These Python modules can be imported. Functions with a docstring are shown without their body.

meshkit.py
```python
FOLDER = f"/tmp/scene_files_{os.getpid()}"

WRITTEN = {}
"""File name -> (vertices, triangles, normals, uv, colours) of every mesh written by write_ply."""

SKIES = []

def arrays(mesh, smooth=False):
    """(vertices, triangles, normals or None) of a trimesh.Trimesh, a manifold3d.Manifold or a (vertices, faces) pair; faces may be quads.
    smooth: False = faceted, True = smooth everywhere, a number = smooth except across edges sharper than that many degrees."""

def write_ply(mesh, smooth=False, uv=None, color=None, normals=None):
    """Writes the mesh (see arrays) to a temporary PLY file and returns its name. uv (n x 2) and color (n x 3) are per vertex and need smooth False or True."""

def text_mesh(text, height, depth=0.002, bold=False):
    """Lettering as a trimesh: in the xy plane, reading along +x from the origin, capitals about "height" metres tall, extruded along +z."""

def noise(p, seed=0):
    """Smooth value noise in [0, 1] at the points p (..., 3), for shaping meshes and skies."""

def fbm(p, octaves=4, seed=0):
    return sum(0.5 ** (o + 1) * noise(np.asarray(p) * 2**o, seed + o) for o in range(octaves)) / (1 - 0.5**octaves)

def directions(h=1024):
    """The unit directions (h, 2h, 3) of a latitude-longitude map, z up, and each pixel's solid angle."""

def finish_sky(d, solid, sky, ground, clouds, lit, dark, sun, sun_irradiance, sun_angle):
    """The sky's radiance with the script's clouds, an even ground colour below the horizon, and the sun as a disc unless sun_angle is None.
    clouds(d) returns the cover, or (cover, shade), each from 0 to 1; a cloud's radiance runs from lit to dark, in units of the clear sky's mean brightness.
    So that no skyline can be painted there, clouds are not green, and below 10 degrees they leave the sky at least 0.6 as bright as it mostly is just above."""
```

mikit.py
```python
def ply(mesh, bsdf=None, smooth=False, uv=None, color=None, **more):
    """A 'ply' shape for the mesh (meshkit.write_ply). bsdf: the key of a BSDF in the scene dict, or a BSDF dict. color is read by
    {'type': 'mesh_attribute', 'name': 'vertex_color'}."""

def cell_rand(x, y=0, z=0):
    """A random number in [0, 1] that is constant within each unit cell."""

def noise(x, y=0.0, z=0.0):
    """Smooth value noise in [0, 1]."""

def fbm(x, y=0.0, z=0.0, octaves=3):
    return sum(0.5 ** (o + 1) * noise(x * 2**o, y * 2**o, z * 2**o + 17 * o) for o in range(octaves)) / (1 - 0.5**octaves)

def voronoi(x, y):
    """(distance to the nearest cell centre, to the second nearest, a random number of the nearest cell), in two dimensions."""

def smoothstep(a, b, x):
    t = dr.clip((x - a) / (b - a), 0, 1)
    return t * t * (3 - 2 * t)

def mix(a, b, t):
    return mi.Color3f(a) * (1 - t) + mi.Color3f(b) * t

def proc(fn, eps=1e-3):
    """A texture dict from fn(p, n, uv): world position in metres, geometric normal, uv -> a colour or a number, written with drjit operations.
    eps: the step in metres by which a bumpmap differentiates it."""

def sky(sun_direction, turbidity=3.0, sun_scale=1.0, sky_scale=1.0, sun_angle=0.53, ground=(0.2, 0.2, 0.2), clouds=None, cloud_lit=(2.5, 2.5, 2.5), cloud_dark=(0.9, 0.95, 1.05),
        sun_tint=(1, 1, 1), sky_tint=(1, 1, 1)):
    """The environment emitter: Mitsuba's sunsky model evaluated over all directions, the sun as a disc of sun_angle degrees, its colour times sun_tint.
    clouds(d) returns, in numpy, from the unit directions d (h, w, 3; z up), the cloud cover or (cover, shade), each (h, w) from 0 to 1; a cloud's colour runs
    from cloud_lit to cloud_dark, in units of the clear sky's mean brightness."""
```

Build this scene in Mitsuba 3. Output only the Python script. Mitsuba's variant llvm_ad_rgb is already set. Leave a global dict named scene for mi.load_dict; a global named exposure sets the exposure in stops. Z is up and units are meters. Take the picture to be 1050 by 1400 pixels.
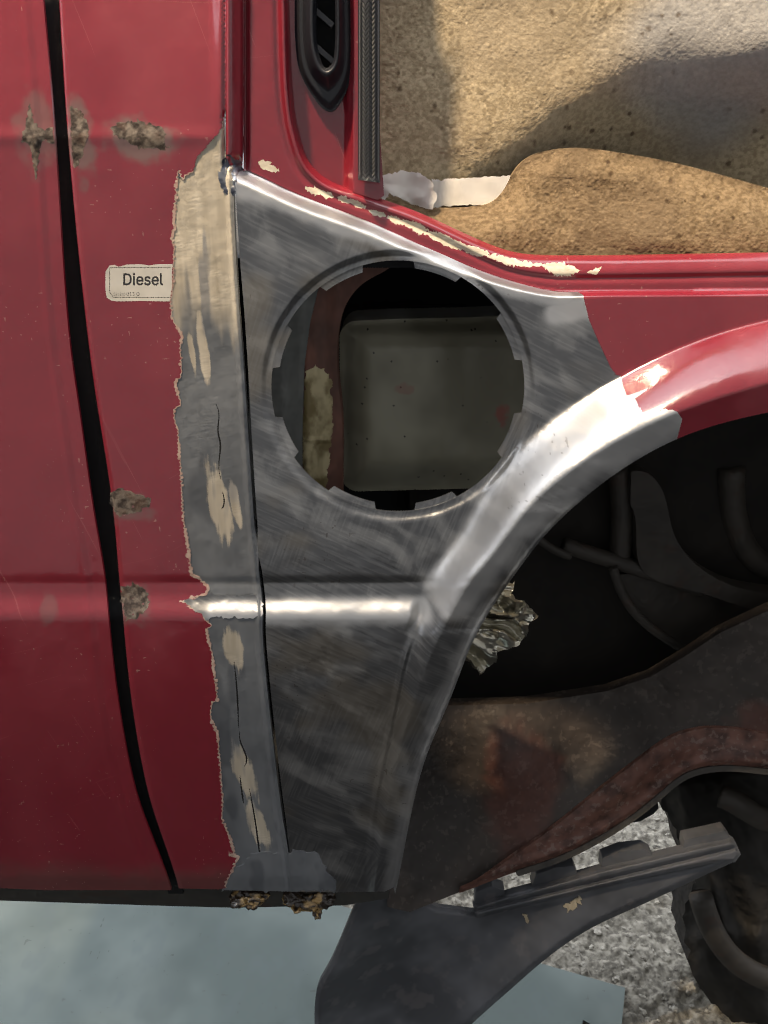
import math
import numpy as np
import trimesh
import shapely
import shapely.affinity
from shapely.geometry import Polygon, LineString, Point, box
from scipy.spatial import Delaunay
from scipy.interpolate import RBFInterpolator, CubicSpline
import drjit as dr
import mitsuba as mi
import mikit
import meshkit
from mikit import proc, noise, fbm, voronoi, smoothstep, mix

T4 = mi.ScalarTransform4f
scene, labels = {}, {}

# ------------------------------------------------------------------ camera, sky, exposure
exposure = 2.6
CAM = np.array([0.0, -0.513, 0.87])
PITCH, F = math.radians(21.0), 1130.0          # focal length in photo pixels (1050 x 1400)
FWD = np.array([0, math.cos(PITCH), -math.sin(PITCH)])
UP = np.array([0, math.sin(PITCH), math.cos(PITCH)])
scene['camera'] = {'type': 'perspective', 'fov_axis': 'y', 'fov': 2 * math.degrees(math.atan(700 / F)), 'near_clip': 0.02, 'far_clip': 400.0,
                   'to_world': T4().look_at(origin=CAM.tolist(), target=(CAM + FWD).tolist(), up=[0, 0, 1])}
SUN_EL, SUN_AZ = math.radians(64), math.radians(43)
SUN = (-math.sin(SUN_AZ) * math.cos(SUN_EL), -math.cos(SUN_AZ) * math.cos(SUN_EL), math.sin(SUN_EL))


def cloud(d):
    """A hazy white sky: thin even cloud with the bright aureole that haze gives the sun."""
    n = meshkit.fbm(d * np.array([2.2, 2.2, 4.0]) + 7, 4, 3)
    ang = np.degrees(np.arccos(np.clip(d @ (np.array(SUN) / np.linalg.norm(SUN)), -1, 1)))
    lit = 0.80 * np.exp(-(ang / 44) ** 1.5) + 0.10 * np.clip(d[..., 2], 0, 1) + 0.07
    return 0.86 + 0.14 * n, np.clip(1.0 - lit * (0.8 + 0.4 * n), 0, 1)


scene['sky'] = mikit.sky(SUN, turbidity=3, sun_scale=0.85, sun_angle=3.6, sun_tint=(1.0, 0.93, 0.80), clouds=cloud,
                         cloud_lit=(11.5, 11.7, 12.2), cloud_dark=(0.33, 0.36, 0.40), ground=(0.06, 0.06, 0.06))

# ------------------------------------------------------------------ placing helpers
def rays(px, py):
    px, py = np.asarray(px, float), np.asarray(py, float)
    return FWD + ((px - 525) / F)[..., None] * np.array([1.0, 0, 0]) + ((700 - py) / F)[..., None] * UP


def at(px, py, d=0.0):
    """The point d millimetres behind the van's side plane (y = 0)."""
    r = rays(px, py)
    t = (np.asarray(d, float) * 0.001 - CAM[1]) / r[..., 1]
    return CAM + r * t[..., None]


def on_ground(px, py, z=0.0):
    r = rays(px, py)
    return CAM + r * ((z - CAM[2]) / r[..., 2])[..., None]


def spline(pts, n=12):
    p = np.asarray(pts, float)
    t = np.r_[0, np.cumsum(np.linalg.norm(np.diff(p, axis=0), axis=1) ** 0.7)]
    return CubicSpline(t, p)(np.interp(np.linspace(0, len(p) - 1, (len(p) - 1) * n + 1), np.arange(len(p)), t))


def side_dist(x, y, line):
    """Signed distance from points to a polyline, positive on the right hand walking along it (y down)."""
    P = np.stack([np.ravel(x), np.ravel(y)], -1)
    A, B = line[:-1], line[1:]
    D = B - A
    L2 = (D ** 2).sum(1) + 1e-12
    out = np.empty(len(P))
    for k in range(0, len(P), 20000):
        q = P[k:k + 20000, None] - A
        t = np.clip((q * D).sum(-1) / L2, 0, 1)
        r = q - t[..., None] * D
        dd = (r ** 2).sum(-1)
        j = dd.argmin(1)
        i = np.arange(len(j))
        s = D[j, 0] * q[i, j, 1] - D[j, 1] * q[i, j, 0]
        out[k:k + 20000] = np.sqrt(dd[i, j]) * np.where(s >= 0, 1, -1)
    return out.reshape(np.shape(x))


def ss(a, b, x):
    t = np.clip((np.asarray(x, float) - a) / (b - a), 0, 1)
    return t * t * (3 - 2 * t)


def nz(x, y, s, seed=0, oct=3):
    return meshkit.fbm(np.stack([np.asarray(x) / s, np.asarray(y) / s, np.zeros_like(np.asarray(x, float)) + seed * 3.7], -1), oct, seed) - 0.5


def rough_edge(pts, step=3.0, amp=1.5, seed=0):
    """Densify a closed outline and give it a torn edge."""
    p = np.asarray(pts, float)
    ls = LineString(np.vstack([p, p[:1]]))
    n = max(8, int(ls.length / step))
    q = np.array([ls.interpolate(k / n, normalized=True).coords[0] for k in range(n)])
    r = np.random.default_rng(seed)
    return Polygon(q + r.normal(0, amp, q.shape)).buffer(0)


# ------------------------------------------------------------------ mesh helpers
def tri_region(poly, s):
    """Points and triangles that fill the region with spacing s."""
    rings = [np.asarray(r.coords)[:-1] for g in getattr(poly, 'geoms', [poly]) for r in [g.exterior, *g.interiors]]
    pts, loops = [], []
    for r in rings:
        a, b = r, np.roll(r, -1, 0)
        out = []
        for u, v in zip(a, b):
            n = max(1, int(np.ceil(np.linalg.norm(v - u) / s)))
            out.append(u + (v - u) * (np.arange(n) / n)[:, None])
        q = np.vstack(out)
        keep = np.linalg.norm(q - np.roll(q, 1, 0), axis=1) > 0.05
        q = q[keep]
        loops.append((sum(map(len, pts)), len(q)))
        pts.append(q)
    x0, y0, x1, y1 = poly.bounds
    gx, gy = np.meshgrid(np.arange(x0, x1 + s, s), np.arange(y0, y1 + s, s * 0.87))
    gx = gx + (np.arange(gx.shape[0]) % 2)[:, None] * s * 0.5
    core = poly.buffer(-0.55 * s)
    if not core.is_empty:
        m = shapely.contains_xy(core, gx.ravel(), gy.ravel())
        pts.append(np.stack([gx.ravel()[m], gy.ravel()[m]], -1))
    P = np.vstack(pts)
    tri = Delaunay(P + np.random.default_rng(5).normal(0, 1e-5, P.shape)).simplices
    c = P[tri].mean(1)
    a = P[tri]
    area = np.cross(a[:, 1] - a[:, 0], a[:, 2] - a[:, 0])
    tri = tri[shapely.contains_xy(poly, c[:, 0], c[:, 1]) & (np.abs(area) > 1e-3)]
    a = P[tri]
    area = np.cross(a[:, 1] - a[:, 0], a[:, 2] - a[:, 0])
    tri = np.where((area < 0)[:, None], tri[:, ::-1], tri)      # one orientation
    return P, tri, loops


def ragged(q, amp=2.2, seed=4):
    return q + np.random.default_rng(seed).normal(0, amp, q.shape)


def sheet_mesh(poly, h, s=4.0, skirt=3.0, inward=0.0):
    """A pressed sheet: the region raised by h(px, py) millimetres of depth, with its cut edges turned back."""
    V, Fc = [], []
    base = 0
    for g in getattr(poly, 'geoms', [poly]):
        if g.area < 1:
            continue
        P, tri, loops = tri_region(g, s)
        d = h(P[:, 0], P[:, 1]) if callable(h) else np.full(len(P), float(h))
        W = at(P[:, 0], P[:, 1], d)
        V.append(W)
        Fc.append(tri[:, ::-1] + base if True else tri)
        base += len(W)
        if skirt is not None:
            for st, n in loops:
                i = np.arange(st, st + n)
                sk = skirt(P[i, 0], P[i, 1]) if callable(skirt) else np.full(n, float(skirt))
                top = W[i]
                bot = top + np.stack([np.zeros(n), sk * 0.001, np.zeros(n)], -1)
                V += [top, bot]
                k = np.arange(n)
                k2 = (k + 1) % n
                Fc.append(np.vstack([np.stack([k, k2, k2 + n], 1), np.stack([k, k2 + n, k + n], 1)]) + base)
                base += 2 * n
    return trimesh.Trimesh(np.vstack(V), np.vstack(Fc), process=False)


def add(key, mesh, bsdf, smooth=True, label=None, cat=None, group=None, kind=None, **more):
    k, n = key, 0
    while k in scene:
        n += 1
        k = f'{key}_{n:03d}'
    scene[k] = mikit.ply(mesh, bsdf, smooth=smooth, **more)
    tag(k, label, cat, group, kind)
    return k


def tag(k, label=None, cat=None, group=None, kind=None):
    e = {a: b for a, b in (('label', label), ('category', cat), ('group', group), ('kind', kind)) if b}
    if e:
        labels[k] = e


def tube_mesh(pts, rad, sides=14, n=8):
    """A bent rod through the points (world), capped; rad a number or one per point."""
    p = np.asarray(pts, float)
    r = np.broadcast_to(np.asarray(rad, float), (len(p),))
    q = spline(np.c_[p, r], n) if len(p) > 2 else np.c_[p, r]
    p, r = q[:, :3], np.abs(q[:, 3])
    t = np.gradient(p, axis=0)
    t /= np.linalg.norm(t, axis=1, keepdims=True)
    a = np.cross(t, [0.13, 0.2, 0.97])
    a /= np.linalg.norm(a, axis=1, keepdims=True)
    b = np.cross(t, a)
    an = np.arange(sides) * 2 * np.pi / sides
    v = p[:, None] + r[:, None, None] * (np.cos(an)[None, :, None] * a[:, None] + np.sin(an)[None, :, None] * b[:, None])
    i, j = np.meshgrid(np.arange(len(p) - 1), np.arange(sides), indexing='ij')
    q = np.stack([i * sides + j, i * sides + (j + 1) % sides, (i + 1) * sides + (j + 1) % sides, (i + 1) * sides + j], -1).reshape(-1, 4)
    f = np.vstack([q[:, [0, 1, 2]], q[:, [0, 2, 3]]])
    V = np.vstack([v.reshape(-1, 3), p[:1], p[-1:]])
    n0, j = len(p) * sides, np.arange(sides)
    f = np.vstack([f, np.stack([j * 0 + n0, (j + 1) % sides, j], 1), np.stack([j * 0 + n0 + 1, n0 - sides + j, n0 - sides + (j + 1) % sides], 1)])
    return trimesh.Trimesh(V, f, process=False)


def slab(c0, c1, pad=0.0):
    c0, c1 = np.minimum(c0, c1), np.maximum(c0, c1)
    m = trimesh.creation.box(extents=c1 - c0)
    m.apply_translation((c0 + c1) / 2)
    return m


def rbf(pts, smooth=0.0):
    p = np.asarray(pts, float)
    f = RBFInterpolator(p[:, :2] / 100, p[:, 2], kernel='thin_plate_spline', smoothing=smooth)
    return lambda x, y: f(np.stack([np.ravel(x), np.ravel(y)], -1) / 100).reshape(np.shape(x))


def lump(c, r, seed, amp=0.35, sub=3):
    m = trimesh.creation.icosphere(subdivisions=sub)
    v = np.array(m.vertices)
    k = 1 + amp * 2 * (meshkit.fbm(v * 2.2 + seed * 5.1, 4, seed) - 0.5)
    return trimesh.Trimesh(v * k[:, None] * np.asarray(r) + np.asarray(c), m.faces, process=False)


def xz(px, py, d=0):
    w = at(px, py, d)
    return float(w[0]), float(w[2])


# ------------------------------------------------------------------ materials
def two(b):
    return {'type': 'twosided', 'b': b}


def blob(p, cx, cz, rx, rz, wob=0.35, sc=60.0, seed=0.0):
    """A soft-edged wear patch with a wandering outline round (cx, cz)."""
    r = dr.sqrt(dr.square((p.x - cx) / rx) + dr.square((p.z - cz) / rz))
    return 1 - smoothstep(0.55, 1.15, r + wob * (fbm(p.x * sc + seed, p.z * sc, seed) * 2 - 1))


HALO = [(*xz(px, py), rx, rz, k) for px, py, rx, rz, k in [(192, 190, .021, .012, .75), (108, 190, .009, .022, .7), (178, 692, .014, .013, .6), (184, 826, .014, .016, .6), (52, 188, .013, .020, .5), (70, 830, .006, .012, .35)]]


SILL_Z = xz(150, 1213)[1]


def red_col(p, n, uv):
    a = fbm(p.x * 9, p.z * 9, p.y * 9, 3)
    c = mix((0.168, 0.0090, 0.0185), (0.205, 0.0140, 0.0250), a)
    fade = smoothstep(0.45, 0.75, fbm(p.x * 22 + 5, p.z * 14, 3.0, 4))
    c = mix(c, (0.24, 0.03, 0.04), 0.25 * fade)
    w = fbm(p.x * 6, p.z * 6, 4.0, 2)
    sc = smoothstep(0.93, 0.97, noise(p.x * 700 + p.z * 260, (p.z - 0.37 * p.x) * 16 + 6 * w, 3.0)) + smoothstep(0.94, 0.98, noise((p.x + 0.3 * p.z) * 14, p.z * 800 - p.x * 240 + 60 * w, 6.0))
    c = mix(c, (0.34, 0.10, 0.10), 0.35 * dr.minimum(sc, 1) * smoothstep(0.5, 0.7, fbm(p.x * 11, p.z * 11, 8.0, 2)))
    spk = smoothstep(0.93, 0.97, noise(p.x * 480, p.z * 480, 1.0)) * smoothstep(0.5, 0.62, fbm(p.x * 15, p.z * 15, 2.0, 2))
    for cx, cz, rx, rz, k in HALO:
        c = mix(c, (0.13, 0.10, 0.088), k * blob(p, cx, cz, rx, rz, 0.5, 110.0, 3.0))
    c = mix(c, (0.10, 0.055, 0.045), 0.55 * smoothstep(0.030, 0.0, p.z - SILL_Z + 0.02 * (fbm(p.x * 60, p.z * 60, 1.0, 3) - 0.5)))
    return mix(c, (0.40, 0.24, 0.20), 0.5 * spk)


def red_rough(p, n, uv):
    return 0.13 + 0.15 * smoothstep(0.4, 0.75, fbm(p.x * 22 + 5, p.z * 14, 3.0, 4))


def red_bump(p, n, uv):
    return 0.00004 * fbm(p.x * 300, p.z * 300, p.y * 300, 2) + 0.00022 * fbm(p.x * 28, p.z * 28, p.y * 20, 2)


scene['red_paint'] = two({'type': 'bumpmap', 'scale': 1.0, 't': proc(red_bump, 4e-4), 'b': {
    'type': 'principled', 'base_color': proc(red_col), 'roughness': proc(red_rough), 'specular': 0.7, 'clearcoat': 1.0, 'clearcoat_gloss': 0.97}})


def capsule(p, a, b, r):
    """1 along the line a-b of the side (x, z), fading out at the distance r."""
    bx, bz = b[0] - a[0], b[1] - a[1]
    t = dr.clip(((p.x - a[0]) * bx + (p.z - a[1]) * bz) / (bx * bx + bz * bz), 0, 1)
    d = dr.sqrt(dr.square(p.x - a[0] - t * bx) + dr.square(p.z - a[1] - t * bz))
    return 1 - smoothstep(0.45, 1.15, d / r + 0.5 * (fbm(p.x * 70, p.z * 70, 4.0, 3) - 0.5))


# ground steel with its highlight lightened into the colour: along the flare, the swage line and the window rail
GROUND_HIGHLIGHT = [(xz(908, 540), xz(790, 596), .022), (xz(790, 596), xz(690, 690), .022), (xz(690, 690), xz(615, 800), .018),
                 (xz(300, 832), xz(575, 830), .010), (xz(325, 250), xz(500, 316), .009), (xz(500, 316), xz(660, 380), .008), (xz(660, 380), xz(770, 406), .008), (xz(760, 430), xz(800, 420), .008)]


LIP_LIGHTENED = [(xz(668, 815), xz(610, 945), .013), (xz(610, 945), xz(560, 1100), .012), (xz(560, 1100), xz(536, 1200), .010)]  # lip colour lightened to lift it against the dark ground reflected there


def wisps(p):
    """Lighter swipes of the sanding disc, running down to the right."""
    u, v = p.x * 0.8 - p.z * 0.6, p.x * 0.6 + p.z * 0.8
    w = fbm(p.x * 30, p.z * 30, 5.0, 3)
    return smoothstep(0.42, 0.76, fbm(u * 30 + 1.5 * w, v * 62 + 1.5 * w, 2.0, 5))


def polish_highlight(p):
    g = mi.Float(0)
    for a, b, r in GROUND_HIGHLIGHT:
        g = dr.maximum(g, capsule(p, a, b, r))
    for a, b, r in LIP_LIGHTENED:
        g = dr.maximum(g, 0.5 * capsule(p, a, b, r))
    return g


def metal_col(p, n, uv):
    w = wisps(p)
    k = smoothstep(0.42, 0.58, fbm(p.x * 14, p.z * 14, 12.0, 2))
    sa = noise((p.x * 0.9 - p.z * 0.44) * 70, (p.x * 0.44 + p.z * 0.9) * 1000, 1.0)
    sb = noise((p.x * 0.35 + p.z * 0.94) * 60, (p.x * 0.94 - p.z * 0.35) * 1000, 2.0)
    f = sa * (1 - k) + sb * k
    c = mix((0.175, 0.177, 0.181), (0.45, 0.445, 0.43), 0.66 * w + 0.22 * smoothstep(0.25, 0.9, f))
    warm = smoothstep(0.55, 0.72, fbm(p.x * 17 + 9, p.z * 21, 5.0, 3))
    c = mix(c, (0.38, 0.315, 0.22), 0.35 * warm)
    c = mix(c, (0.66, 0.655, 0.645), 0.85 * polish_highlight(p))
    pit = smoothstep(0.90, 0.95, noise(p.x * 520, p.z * 520, 2.0))
    return mix(c, (0.10, 0.075, 0.06), 0.5 * pit * smoothstep(0.5, 0.65, fbm(p.x * 20, p.z * 20, 6.0, 2)))


def metal_rough(p, n, uv):
    return 0.28 + 0.08 * polish_highlight(p) + 0.06 * wisps(p) + 0.05 * noise(p.x * 60, p.z * 60, 8.0)


def metal_bump(p, n, uv):
    w = fbm(p.x * 30, p.z * 30, 1.5, 2)
    sc = 2 * noise((p.x * 0.9 - p.z * 0.44) * 70, (p.x * 0.44 + p.z * 0.9) * 1000, 1.0) + noise(p.x * 1500 + p.z * 900, p.z * 260 + p.x * 100, 4.0)
    return 0.00003 * sc + 0.00028 * w


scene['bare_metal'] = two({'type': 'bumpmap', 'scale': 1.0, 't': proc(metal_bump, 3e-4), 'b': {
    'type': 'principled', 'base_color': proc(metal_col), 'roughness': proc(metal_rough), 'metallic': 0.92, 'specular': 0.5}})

scene['weld_steel'] = two({'type': 'bumpmap', 'scale': 1.0, 't': proc(metal_bump, 3e-4), 'b': {
    'type': 'principled', 'base_color': proc(lambda p, n, uv: mix((0.10, 0.11, 0.14), (0.42, 0.42, 0.43), smoothstep(0.35, 0.65, fbm(p.x * 160, p.z * 160, 3.0, 3)))), 'roughness': 0.28, 'metallic': 0.9}})
FX, FZ0 = xz(285, 270), xz(290, 450)


def smear(p, cx, cz, rx, rz, lean, seed):
    """A hand-rubbed smear with ends that break up into streaks along z."""
    x = (p.x - cx - lean * (p.z - cz)) / rx
    r = dr.sqrt(x * x + dr.square((p.z - cz) / rz))
    n = 0.65 * fbm(p.x * 420 + seed, p.z * 40, seed, 3) + 0.35 * fbm(p.x * 160, p.z * 160, seed + 3, 3)
    return 1 - smoothstep(0.72, 1.0, r + 1.0 * (n - 0.5))


SMEARS = [(*xz(300, 690), .0085, .032, -0.16, 1.0), (*xz(322, 690), .004, .018, -0.1, 7.0), (*xz(322, 876), .0085, .019, -0.08, 2.0), (*xz(336, 1050), .0085, .030, -0.2, 3.0), (*xz(352, 1125), .0085, .026, -0.22, 4.0),
          (*xz(278, 478), .0036, .028, -0.05, 5.0), (*xz(263, 485), .002, .014, -0.05, 6.0)]


def filler_col(p, n, uv):
    up = smoothstep(FZ0[1] - 0.012, FZ0[1] + 0.022, p.z + 0.075 * (fbm(p.x * 110, p.z * 14, 4.0, 3) - 0.5))
    streak = fbm(p.x * 230, p.z * 22, 2.0, 4)
    comb = noise(p.x * 240 + p.z * 120, p.z * 1500 - p.x * 300, 3.0)
    patch = smoothstep(0.48, 0.62, fbm(p.x * 55, p.z * 55, 6.0, 3))
    grey = mix((0.10, 0.108, 0.118), (0.19, 0.198, 0.207), fbm(p.x * 60, p.z * 24, 7.0, 4))
    tan = mix((0.36, 0.31, 0.23), (0.68, 0.61, 0.49), 0.7 * streak + 0.3 * comb * patch)
    tan = mix(tan, (0.25, 0.245, 0.24), smoothstep(0.55, 0.7, fbm(p.x * 120 + 3, p.z * 16, 9.0, 3)) * 0.8)
    for a in SMEARS:
        up = dr.maximum(up, 0.9 * smear(p, *a))
    c = mix(grey, tan, up)
    lo = smoothstep(0.60, 0.75, fbm(p.x * 60, p.z * 22, 11.0, 3))
    return mix(c, (0.06, 0.065, 0.075), 0.55 * lo * (1 - up))


def filler_bump(p, n, uv):
    patch = smoothstep(0.45, 0.62, fbm(p.x * 55, p.z * 55, 6.0, 3))
    return 0.00010 * patch * noise(p.x * 200 + p.z * 120, p.z * 1300 - p.x * 260, 3.0) + 0.0004 * fbm(p.x * 70, p.z * 50, 2.0, 4)


scene['filler_coat'] = two({'type': 'bumpmap', 'scale': 1.0, 't': proc(filler_bump, 3e-4), 'b': {
    'type': 'principled', 'base_color': proc(filler_col), 'roughness': 0.45, 'metallic': 0.15, 'specular': 0.4}})


def tan_col(p, n, uv):
    a = fbm(p.x * 500, p.z * 130, 1.0, 3)
    return mix((0.30, 0.24, 0.15), (0.56, 0.49, 0.36), a)


scene['tan_filler'] = two({'type': 'bumpmap', 'scale': 1.0, 't': proc(lambda p, n, uv: 0.0005 * fbm(p.x * 900, p.z * 260, 1.0, 3), 3e-4), 'b': {
    'type': 'principled', 'base_color': proc(tan_col), 'roughness': 0.55, 'specular': 0.4, 'metallic': 0.25}})


scene['scraped_primer'] = two({'type': 'principled', 'base_color': proc(lambda p, n, uv: mix((0.45, 0.38, 0.27), (0.74, 0.69, 0.57), fbm(p.x * 300 + p.z * 200, p.z * 700, 1.0, 3))), 'roughness': 0.5})


def rust_spot_col(p, n, uv):
    a = fbm(p.x * 320, p.z * 320, p.y * 300, 4)
    c = mix((0.04, 0.03, 0.025), (0.17, 0.14, 0.115), smoothstep(0.3, 0.72, a))
    return mix(c, (0.14, 0.075, 0.05), 0.25 * smoothstep(0.55, 0.7, fbm(p.x * 150, p.z * 150, 9.0, 3)))


scene['blistered_rust'] = two({'type': 'bumpmap', 'scale': 1.0, 't': proc(lambda p, n, uv: 0.0007 * fbm(p.x * 520, p.z * 520, p.y * 300, 3), 3e-4), 'b': {
    'type': 'principled', 'base_color': proc(rust_spot_col), 'roughness': 0.85, 'specular': 0.3}})
scene['edge_feather'] = two({'type': 'principled', 'base_color': proc(lambda p, n, uv: mix((0.30, 0.15, 0.12), (0.50, 0.40, 0.33), fbm(p.x * 400, p.z * 400, 1.0, 3))), 'roughness': 0.7})
scene['black_plastic'] = two({'type': 'bumpmap', 'scale': 1.0, 't': proc(lambda p, n, uv: 0.00012 * fbm(p.x * 900, p.z * 900, p.y * 900, 2), 3e-4), 'b': {
    'type': 'principled', 'base_color': {'type': 'rgb', 'value': [0.012, 0.013, 0.017]}, 'roughness': 0.38, 'specular': 0.5}})


def trim_col(p, n, uv):
    a = fbm(p.x * 20, p.y * 20, p.z * 20, 4)
    c = mix((0.042, 0.044, 0.049), (0.088, 0.091, 0.100), smoothstep(0.3, 0.7, a))
    dust = smoothstep(0.56, 0.7, fbm(p.x * 70, p.y * 40, p.z * 70, 4))
    return mix(c, (0.11, 0.10, 0.10), 0.35 * dust)


scene['trim_plastic'] = two({'type': 'bumpmap', 'scale': 1.0, 't': proc(lambda p, n, uv: 0.0005 * fbm(p.x * 160, p.z * 160, p.y * 160, 4), 4e-4), 'b': {
    'type': 'principled', 'base_color': proc(trim_col), 'roughness': 0.48, 'specular': 0.5}})


def herring(p, n, uv):
    u, v = uv.x * 1000, uv.y * 1000                      # millimetres across and along
    col = dr.floor(u / 2.3)
    s = u - col * 2.3
    up = (col - 2 * dr.floor(col / 2)) > 0.5
    w = dr.select(up, v + s * 0.9, v - s * 0.9)
    f = w / 2.4 - dr.floor(w / 2.4)
    return 0.0007 * smoothstep(0.0, 0.4, f) * (1 - smoothstep(0.6, 1.0, f))


scene['seal_rubber'] = two({'type': 'bumpmap', 'scale': 1.0, 't': proc(herring, 1.2e-4), 'b': {
    'type': 'principled', 'base_color': {'type': 'rgb', 'value': [0.022, 0.024, 0.028]}, 'roughness': 0.42, 'specular': 0.5}})


def felt_col(p, n, uv):
    a = fbm(p.x * 480, p.z * 480, p.y * 480, 3)
    b = fbm(p.x * 14, p.z * 14, 2.0, 3)
    c = mix((0.30, 0.235, 0.145), (0.49, 0.40, 0.262), smoothstep(0.25, 0.75, a))
    c = mix(c, (0.31, 0.25, 0.175), 0.55 * smoothstep(0.4, 0.7, b))
    d, _, which = voronoi(p.x * 95, p.z * 95)
    c = mix(c, mix((0.22, 0.222, 0.226), (0.36, 0.36, 0.358), a), 0.8 * blob(p, *xz(1030, 40, 60), 0.085, 0.055, 0.45, 14.0, 3.0))
    spot = (1 - smoothstep(0.02, 0.02 + 0.26 * which * which, d + 0.12 * (a - 0.5))) * smoothstep(0.68, 0.72, which) * smoothstep(0.35, 0.6, fbm(p.x * 20, p.z * 20, 4.0, 2))
    return mix(c, (0.075, 0.048, 0.026), 0.75 * spot)


def felt_bump(p, n, uv):
    return 0.0006 * fbm(p.x * 620, p.z * 620, p.y * 620, 3) + 0.0002 * fbm(p.x * 170, p.z * 170, p.y * 170, 2)


scene['brown_felt'] = two({'type': 'bumpmap', 'scale': 1.0, 't': proc(felt_bump, 3e-4), 'b': {
    'type': 'principled', 'base_color': proc(felt_col), 'roughness': 0.95, 'specular': 0.15, 'sheen': 0.5}})
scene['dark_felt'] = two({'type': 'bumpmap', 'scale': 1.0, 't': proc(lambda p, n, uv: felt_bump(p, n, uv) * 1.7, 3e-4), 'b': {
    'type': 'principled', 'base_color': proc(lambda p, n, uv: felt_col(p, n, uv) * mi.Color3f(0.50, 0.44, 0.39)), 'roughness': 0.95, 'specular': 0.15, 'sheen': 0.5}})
scene['torn_paper'] = two({'type': 'principled', 'base_color': proc(lambda p, n, uv: mix((0.60, 0.58, 0.52), (0.76, 0.74, 0.69), fbm(p.x * 90, p.z * 90, p.y * 40, 3))), 'roughness': 0.7})
scene['void_dark'] = two({'type': 'principled', 'base_color': {'type': 'rgb', 'value': [0.012, 0.0125, 0.013]}, 'roughness': 0.8, 'specular': 0.2})


def coat_col(p, n, uv):
    a = fbm(p.x * 40, p.z * 40, p.y * 40, 4)
    c = mix((0.020, 0.018, 0.016), (0.052, 0.045, 0.037), a)
    return mix(c, (0.045, 0.026, 0.018), 0.5 * smoothstep(0.6, 0.75, fbm(p.x * 70, p.z * 70, p.y * 70, 3)))


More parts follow.
